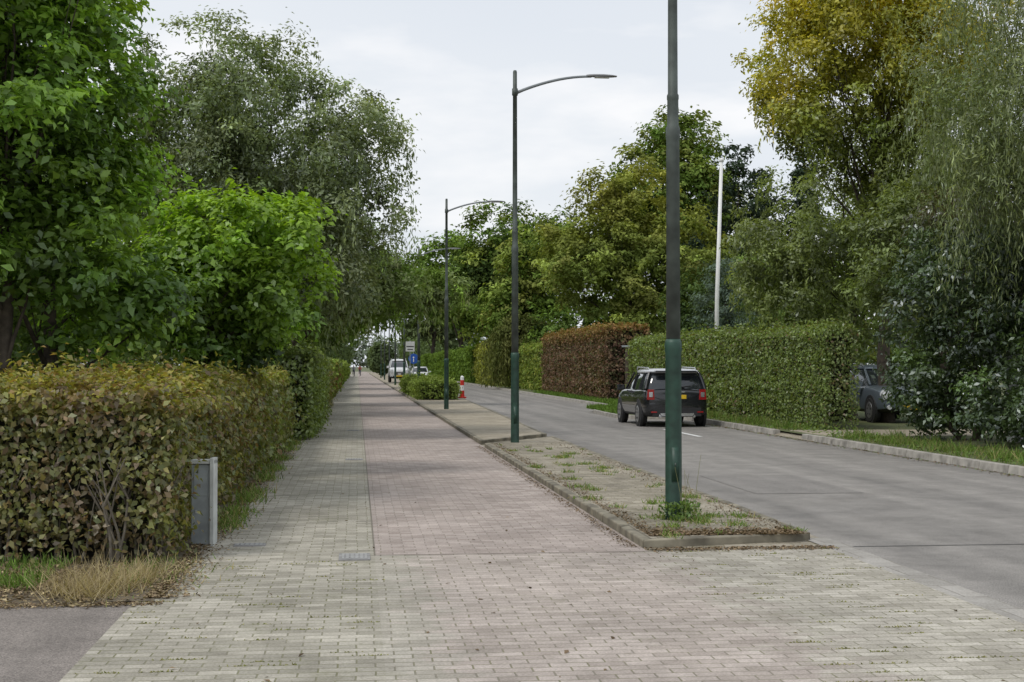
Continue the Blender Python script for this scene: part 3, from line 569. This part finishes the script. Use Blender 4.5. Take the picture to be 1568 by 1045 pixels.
# ---------------------------------------------------------------- utility post
M_gal=plain('galvanised',(.33,.36,.37),.6,.1,noise=.2); M_gal2=plain('galvanised_light',(.52,.54,.52),.6,.1,noise=.15)
e=empty('utility_post',(-1.36,13.0,0),math.radians(-8)); g=Geo()
g.box((-.02,0,.35),(.17,.10,.74),0); g.box((.085,-.01,.38),(.035,.15,.80),1); g.box((-.005,-.004,.745),(.215,.135,.035),1)
g.box((-.02,-.053,.55),(.13,.006,.22),0); g.box((-.06,-.057,.30),(.02,.008,.03),1)
g.obj('cabinet',[M_gal,M_gal2],e,bevel=.006)
M_cd=plain('cover_dark',(.26,.255,.25),.7,noise=.3)
def cover(name,x,y,sx,sy):
    e=empty(name,(x,y,0)); g=Geo(); g.box((0,0,.002),(sx,sy,.014),0); g.box((0,0,.010),(sx*.8,sy*.8,.008),1)
    for i in range(5): g.box(((i-2)*sx*.15,0,.0155),(sx*.05,sy*.6,.004),0)
    g.obj('plate',[M_cd,plain('cover_grey',(.33,.33,.32))],e)
cover('manhole_cover',-.02,12.0,.26,.4); cover('manhole_cover',-.95,12.9,.28,.16); cover('manhole_cover',-.05,24.5,.3,.3); cover('manhole_cover',-.1,35.5,.3,.3)
# ---------------------------------------------------------------- flagpole
M_wh=plain('white_paint',(.78,.78,.76),.4,noise=.05)
e=empty('flagpole',(12.55,49,.05)); g=Geo()
g.tube([(0,0,0),(.05,0,4),(.22,0,8.75)],[.085,.075,.06],12); g.tube([(.22,0,8.72),(.222,0,8.78),(.224,0,8.86),(.226,0,8.9)],[.02,.09,.09,.02],12)
g.box((-.09,0,1.2),(.05,.05,.16)); g.obj('pole',[M_wh],e,smooth=True)
# ---------------------------------------------------------------- cars
M_glass=plain('car_glass',(.02,.025,.03),.06,0,.6,noise=0); M_tyre=plain('tyre',(.02,.02,.02),.85); M_rim=plain('rim',(.35,.35,.36),.35,.7)
M_blk=plain('black_plastic',(.025,.025,.027),.6); M_red=plain('tail_red',(.35,.01,.012),.2,0,.8,noise=.05); M_plate=plain('plate_yellow',(.75,.50,.02),.5); M_chr=plain('chrome',(.6,.6,.62),.2,.9); M_hl=plain('headlight',(.7,.72,.75),.15,0,.8)
def car(name,loc,rz,paint,roofm,scale=(1,1,1)):
    e=empty(name,loc,rz); e.scale=scale
    st=[(-2.08,.70,.42,.86,),(-2.02,.82,.30,.98),(-1.85,.88,.26,1.02),(-1.3,.905,.24,1.02),(-.4,.90,.24,1.0),(.6,.90,.24,.99),(1.1,.90,.24,.985),(1.55,.885,.26,.94),(1.9,.83,.28,.86),(2.06,.68,.36,.72)]
    V=[];F=[];M=[]
    def ring(w,zb,zt):
        h=zt-zb; half=[(w*.55,zb),(w*.9,zb+.02),(w*.97,zb+.12*h),(w,zb+.38*h),(w*.99,zb+.68*h),(w*.955,zb+.9*h),(w*.90,zt),(w*.6,zt+.025),(0,zt+.04)]
        return [(0,zb)]+half+[(-x,z) for x,z in half[-2::-1]]
    for y,w,zb,zt in st:
        for x,z in ring(w,zb,zt): V.append((x,y,z))
    n=len(ring(1,0,1))
    for i in range(len(st)-1):
        for k in range(n):
            k2=(k+1)%n; F.append((i*n+k,(i+1)*n+k,(i+1)*n+k2,i*n+k2)); M.append(1 if (k in(0,1,2,n-1,n-2,n-3)) else 0)
    F.append(tuple(range(n))); M.append(0); F.append(tuple((len(st)-1)*n+k for k in range(n))[::-1]); M.append(0)
    o=mesh_py('body',V,F,[paint,M_blk],M,e,smooth=True); s=o.modifiers.new('s','SUBSURF'); s.levels=1; s.render_levels=2
    def rr(yr,yf,w,z,wf=None):
        wf=wf or w*.93; pts=[(-w*.80,yr),(w*.80,yr),(w*.96,yr+.10),(w,yr+.35),(w,(yr+yf)/2),(wf,yf-.45),(wf*.95,yf-.18),(wf*.7,yf),(-wf*.7,yf),(-wf*.95,yf-.18),(-wf,yf-.45),(-w,(yr+yf)/2),(-w,yr+.35),(-w*.96,yr+.10)]
        return [(x,y,z) for x,y in pts]
    R=[rr(-1.98,1.15,.835,.98),rr(-1.93,.90,.79,1.14),rr(-1.84,.58,.73,1.32),rr(-1.76,.32,.68,1.43)]
    V=[v for r in R for v in r]; m=14; F=[];
    for i in range(3):
        for k in range(m): k2=(k+1)%m; F.append((i*m+k,i*m+k2,(i+1)*m+k2,(i+1)*m+k))
    F.append(tuple(3*m+k for k in range(m)))
    mesh_py('windows',V,F,[M_glass],None,e,smooth=True)
    R=[rr(-1.80,.38,.70,1.425),rr(-1.86,.36,.70,1.47),rr(-1.74,.25,.63,1.525),rr(-1.3,-.1,.42,1.55)]
    V=[v for r in R for v in r]; F=[tuple(range(m))[::-1]]
    for i in range(3):
        for k in range(m): k2=(k+1)%m; F.append((i*m+k,i*m+k2,(i+1)*m+k2,(i+1)*m+k))
    F.append(tuple(3*m+k for k in range(m)))
    mesh_py('roof',V,F,[roofm],None,e,smooth=True,bevel=.01)
    g=Geo()
    for sx in(-1,1):
        g.tube([(sx*.80,-1.90,1.0),(sx*.735,-1.82,1.25),(sx*.665,-1.75,1.44)],[.055,.05,.04],8,0)
        g.tube([(sx*.84,-1.35,1.0),(sx*.70,-1.38,1.43)],[.05,.045],8,0)
        g.tube([(sx*.845,-.35,1.0),(sx*.70,-.38,1.43)],[.03,.03],8,0)
        g.tube([(sx*.76,1.0,1.0),(sx*.66,.32,1.43)],[.035,.03],8,0)
        g.tube([(sx*.63,-1.55,1.50),(sx*.64,-1.45,1.565),(sx*.64,.0,1.58),(sx*.62,.15,1.50)],[.018,.018,.018,.018],8,1)
        g.box((sx*.99,.72,1.02),(.20,.12,.14),0); g.tube([(sx*.85,.74,.98),(sx*.97,.73,1.0)],[.03,.025],6,3)
        g.box((sx*.695,-2.035,.86),(.20,.07,.27),2,taper=(.8,1)); g.box((sx*.695,-2.075,.86),(.10,.01,.13),4)
        g.box((sx*.62,-2.10,.40),(.16,.03,.035),2)
        g.tube([(sx*.66,1.78,.74),(sx*.66,1.96,.73),(sx*.66,2.03,.73)],[.15,.13,.10],14,5); g.tube([(sx*.66,1.94,.73),(sx*.66,1.975,.73)],[.15,.145],14,4)
        g.tube([(sx*.62,1.98,.42),(sx*.62,2.06,.42)],[.06,.06],10,5)
        g.tube([(sx*.45,-2.0,.29),(sx*.45,-2.12,.29)],[.04,.04],10,4)
        g.box((sx*.905,-.6,.80),(.02,.16,.025),4); g.box((sx*.905,.4,.80),(.02,.16,.025),4)
    g.box((0,-2.085,.80),(.56,.02,.13),3); g.box((0,-2.097,.80),(.50,.012,.105),6)
    g.box((0,-2.03,.93),(.44,.1,.035),4)
    g.box((0,-2.05,.40),(1.3,.10,.22),3); g.box((0,-2.08,.33),(.9,.08,.08),4)
    g.box((0,-1.90,1.475),(1.1,.20,.035),0)
    g.box((0,-1.99,1.06),(.5,.02,.02),3); g.tube([(0,-1.99,1.05),(.4,-1.955,1.09)],[.01,.008],6,3)
    g.box((0,2.02,.60),(.9,.06,.2),3); g.box((0,2.055,.62),(.86,.02,.03),4); g.box((0,2.07,.42),(.52,.02,.11),6)
    g.obj('trim',[paint,M_chr,M_red,M_blk,M_chr,M_hl,M_plate],e,bevel=.012)
    for nm,sx,yy in(('wheel_rl',-1,-1.32),('wheel_rr',1,-1.32),('wheel_fl',-1,1.32),('wheel_fr',1,1.32)):
        w=Geo(); x=sx*.80
        w.tube([(x-.11,yy,.335),(x-.09,yy,.335),(x+.09,yy,.335),(x+.11,yy,.335)],[.30,.335,.335,.30],26,0)
        xo=x+sx*.112; w.tube([(xo-sx*.01,yy,.335),(xo+sx*.004,yy,.335)],[.225,.215],22,1)
        for k in range(5):
            a=2*math.pi*k/5+.3; w.box((xo+sx*.006,yy+math.cos(a)*.13,.335+math.sin(a)*.13),(.012,.05,.05),0)
        w.tube([(x+sx*.02,yy,.345),(x+sx*.095,yy,.345)],[.40,.395],26,2,)
        w.obj(nm,[M_tyre,M_rim,M_blk],e,bevel=.004)
    return e
M_pblk=plain('paint_black',(.012,.013,.016),.22,0,.8,noise=.05); M_proof=plain('paint_silver',(.55,.56,.58),.3,.3,.5,noise=.03); M_pgry=plain('paint_grey',(.14,.17,.20),.3,.3,.5,noise=.03); M_pwh=plain('paint_white',(.7,.71,.72),.3,0,.5,noise=.03)
car('parked_car',(8.38,38.9,-.012),0,M_pblk,M_proof)
car('parked_car',(14.55,38.2,.09),math.radians(180),M_pgry,M_pgry)
car('parked_car',(6.6,150,-.012),math.radians(180),M_pwh,M_pwh)
car('delivery_van',(3.9,135,.09),math.radians(180),M_pwh,M_pwh,(1.05,1.2,1.4))
# ---------------------------------------------------------------- signs, bollard
e=empty('traffic_sign',(2.95,80,.08)); g=Geo(); g.tube([(0,0,0),(0,0,2.95)],[.03,.03],10,0)
g.box((0,-.04,2.62),(.50,.015,.56),1); g.box((0,-.05,2.62),(.42,.008,.06),2); g.box((0,-.05,2.45),(.3,.008,.05),2)
g.obj('sign',[M_gal,M_wh,plain('sign_black',(.03,.03,.03))],e)
e=empty('traffic_sign',(3.3,84,.08)); g=Geo(); g.tube([(0,0,0),(0,0,2.3)],[.03,.03],10,0); g.tube([(0,-.04,1.95),(0,-.055,1.95)],[.30,.30],24,1); g.tube([(0,-.056,2.03),(0,-.06,2.03)],[.05,.05],12,2); g.box((0,-.06,1.86),(.05,.008,.2),2)
g.obj('sign',[M_gal,plain('sign_blue',(.02,.10,.45)),M_wh],e)
e=empty('traffic_bollard',(5.0,68,.08)); g=Geo()
g.tube([(0,0,-.02),(0,0,.05),(0,0,.06),(0,0,.35)],[.2,.2,.11,.10],14,0); g.tube([(0,0,.35),(0,0,.6)],[.10,.095],14,1); g.tube([(0,0,.6),(0,0,.85)],[.095,.09],14,0); g.tube([(0,0,.85),(0,0,1.0),(0,0,1.06)],[.09,.085,.03],14,1)
g.obj('post',[plain('bollard_red',(.55,.03,.02),.4),M_wh],e)
e=empty('garden_wall',(14.6,27.3,.08)); g=Geo(); g.box((0,-.1,.85),(2.9,.25,1.7),0); g.box((0,-.1,1.73),(3.0,.33,.06),1); g.box((-1.45,-.1,.95),(.36,.36,1.9),0); g.box((-1.45,-.1,1.94),(.44,.44,.07),1)
g.obj('wall',[plain('render_white',(.6,.6,.58),.85,noise=.12,nscale=3),M_kerb],e,bevel=.01)
M_wood=plain('wood_dark',(.10,.075,.055),.8,noise=.3)
e=empty('garden_gate',(11.9,58.6,.05)); g=Geo()
for i in range(9): g.box((-.7+i*.17,0,1.2),(.13,.04,2.2),0)
g.box((0,.04,.5),(1.6,.05,.1),0); g.box((0,.04,2.0),(1.6,.05,.1),0); g.box((0,0,2.38),(1.8,.12,.08),1); g.obj('boards',[M_wood,M_gal],e)
e=empty('wire_fence',(-6,19.5,0)); g=Geo()
for i in range(8): g.tube([(-3.5+i*.9,0,0),(-3.5+i*.9,0,1.15)],[.035,.035],8)
for z in(.35,.7,1.05): g.box((-.35,0,z),(6.4,.03,.07))
g.obj('rails',[M_barkl],e)
# ---------------------------------------------------------------- cyclist (far along the path)
def cyclist(loc,rz,shirt):
    e=empty('cyclist',loc,rz); g=Geo()
    for yy in(-.52,.52):
        pts=[(0,yy+.34*math.cos(a),.35+.34*math.sin(a)) for a in [2*math.pi*k/24 for k in range(25)]]; g.tube(pts,[.02]*25,6,0,cap=False)
        for k in range(8):
            a=math.pi*2*k/8; g.tube([(0,yy,.35),(0,yy+.33*math.cos(a),.35+.33*math.sin(a))],[.003,.003],4,1)
    for a,b in(((0,-.52,.35),(0,-.1,.32)),((0,-.1,.32),(0,-.22,.85)),((0,-.1,.32),(0,.36,.82)),((0,-.2,.78),(0,.36,.85)),((0,-.52,.35),(0,-.2,.75)),((0,.52,.35),(0,.36,.82)),((0,.36,.82),(0,.32,1.05))): g.tube([a,b],[.018,.018],6,0)
    g.tube([(-.27,.2,1.05),(0,.33,1.05),(.27,.2,1.05)],[.014]*3,6,0); g.box((0,-.24,.9),(.15,.26,.06),0)
    g.obj('bicycle',[M_blk,M_gal],e)
    J={'pel':(0,-.2,.98,.15),'ch':(0,-.08,1.32,.16),'nk':(0,-.03,1.50,.06),'hd':(0,.0,1.64,.095),'ht':(0,.0,1.74,.08)}
    for s,n in((-1,'l'),(1,'r')):
        J['hip'+n]=(s*.09,-.18,.94,.10); J['kn'+n]=(s*.11,.14,.62 if s<0 else .78,.065); J['an'+n]=(s*.11,-.06,.2 if s<0 else .42,.045); J['ft'+n]=(s*.11,.08,.15 if s<0 else .38,.04)
        J['sh'+n]=(s*.18,-.05,1.40,.065); J['el'+n]=(s*.25,.06,1.16,.045); J['wr'+n]=(s*.25,.2,1.08,.035)
    names=list(J); E=[('pel','ch'),('ch','nk'),('nk','hd'),('hd','ht')]
    for n in'lr': E+=[('pel','hip'+n),('hip'+n,'kn'+n),('kn'+n,'an'+n),('an'+n,'ft'+n),('ch','sh'+n),('sh'+n,'el'+n),('el'+n,'wr'+n)]
    me=bpy.data.meshes.new('rider'); me.from_pydata([J[k][:3] for k in names],[(names.index(a),names.index(b)) for a,b in E],[])
    o=link(bpy.data.objects.new('rider',me),e); md=o.modifiers.new('sk','SKIN'); 
    for i,k in enumerate(names): me.skin_vertices[0].data[i].radius=(J[k][3],J[k][3])
    me.skin_vertices[0].data[0].use_root=True
    sb=o.modifiers.new('s','SUBSURF'); sb.levels=1; sb.render_levels=1
    m,nt,P=newmat('rider_mat'); b=NB(nt); tc=nt.nodes.new('ShaderNodeTexCoord'); sx=nt.nodes.new('ShaderNodeSeparateXYZ'); nt.links.new(tc.outputs['Object'],sx.inputs[0]); z=sx.outputs[2]
    col=b.mix(b.mr(z,.97,.98),(.03,.035,.06),shirt); col=b.mix(b.mr(z,1.5,1.51),col,(.5,.32,.24)); col=b.mix(b.mr(z,1.67,1.69),col,(.06,.04,.03)); nt.links.new(col,P.inputs['Base Color'])
    me.materials.append(m); return e
cyclist((-.5,205,0),math.radians(180),(.3,.3,.33)); cyclist((.4,215,0),math.radians(180),(.3,.07,.06))
# ---------------------------------------------------------------- world, sun, camera
W=bpy.data.worlds.new("World"); S.world=W; W.use_nodes=True; nt=W.node_tree; N=nt.nodes; L=nt.links
for n in list(N): N.remove(n)
b=NB(nt); out=N.new('ShaderNodeOutputWorld'); sun_dir=Vector((-.55,-.35,.95)).normalized()
sky=N.new('ShaderNodeTexSky'); sky.sky_type='NISHITA'; sky.sun_disc=False; sky.sun_elevation=math.asin(sun_dir.z); sky.sun_rotation=math.atan2(sun_dir.x,sun_dir.y); sky.dust_density=2
bg1=N.new('ShaderNodeBackground'); L.new(sky.outputs[0],bg1.inputs[0]); bg1.inputs[1].default_value=.10
tc=N.new('ShaderNodeTexCoord'); mp=N.new('ShaderNodeMapping'); mp.inputs['Scale'].default_value=(1,1,3.2); L.new(tc.outputs['Generated'],mp.inputs[0])
n1=b.noise(mp.outputs[0],4.2,5,.55).outputs['Fac']; n2=b.noise(mp.outputs[0],1.6,2,.5).outputs['Fac']
c=b.mix(b.mr(n2,.35,.65),(.72,.77,.845),(.83,.865,.91)); c=b.mix(b.mr(n1,.50,.66),c,(.99,.99,1.0))
bg2=N.new('ShaderNodeBackground'); L.new(c,bg2.inputs[0]); bg2.inputs[1].default_value=1.05
mx=N.new('ShaderNodeMixShader'); mx.inputs[0].default_value=.9; L.new(bg1.outputs[0],mx.inputs[1]); L.new(bg2.outputs[0],mx.inputs[2]); L.new(mx.outputs[0],out.inputs[0])
ld=bpy.data.lights.new('sun','SUN'); ld.energy=1.5; ld.angle=math.radians(12); ld.color=(1,.96,.90)
lo=link(bpy.data.objects.new('sun',ld)); lo.rotation_euler=(-sun_dir).to_track_quat('-Z','Y').to_euler()
cam=bpy.data.cameras.new('camera'); cam.lens=50; cam.sensor_width=36; cam.clip_end=5000; cam.clip_start=.1
co=link(bpy.data.objects.new('camera',cam)); co.location=(0,0,1.6); co.rotation_euler=(math.radians(90+1.01),0,math.radians(-6.21)); S.camera=co
S.view_settings.view_transform='Standard'; S.view_settings.look='None'; S.view_settings.exposure=0
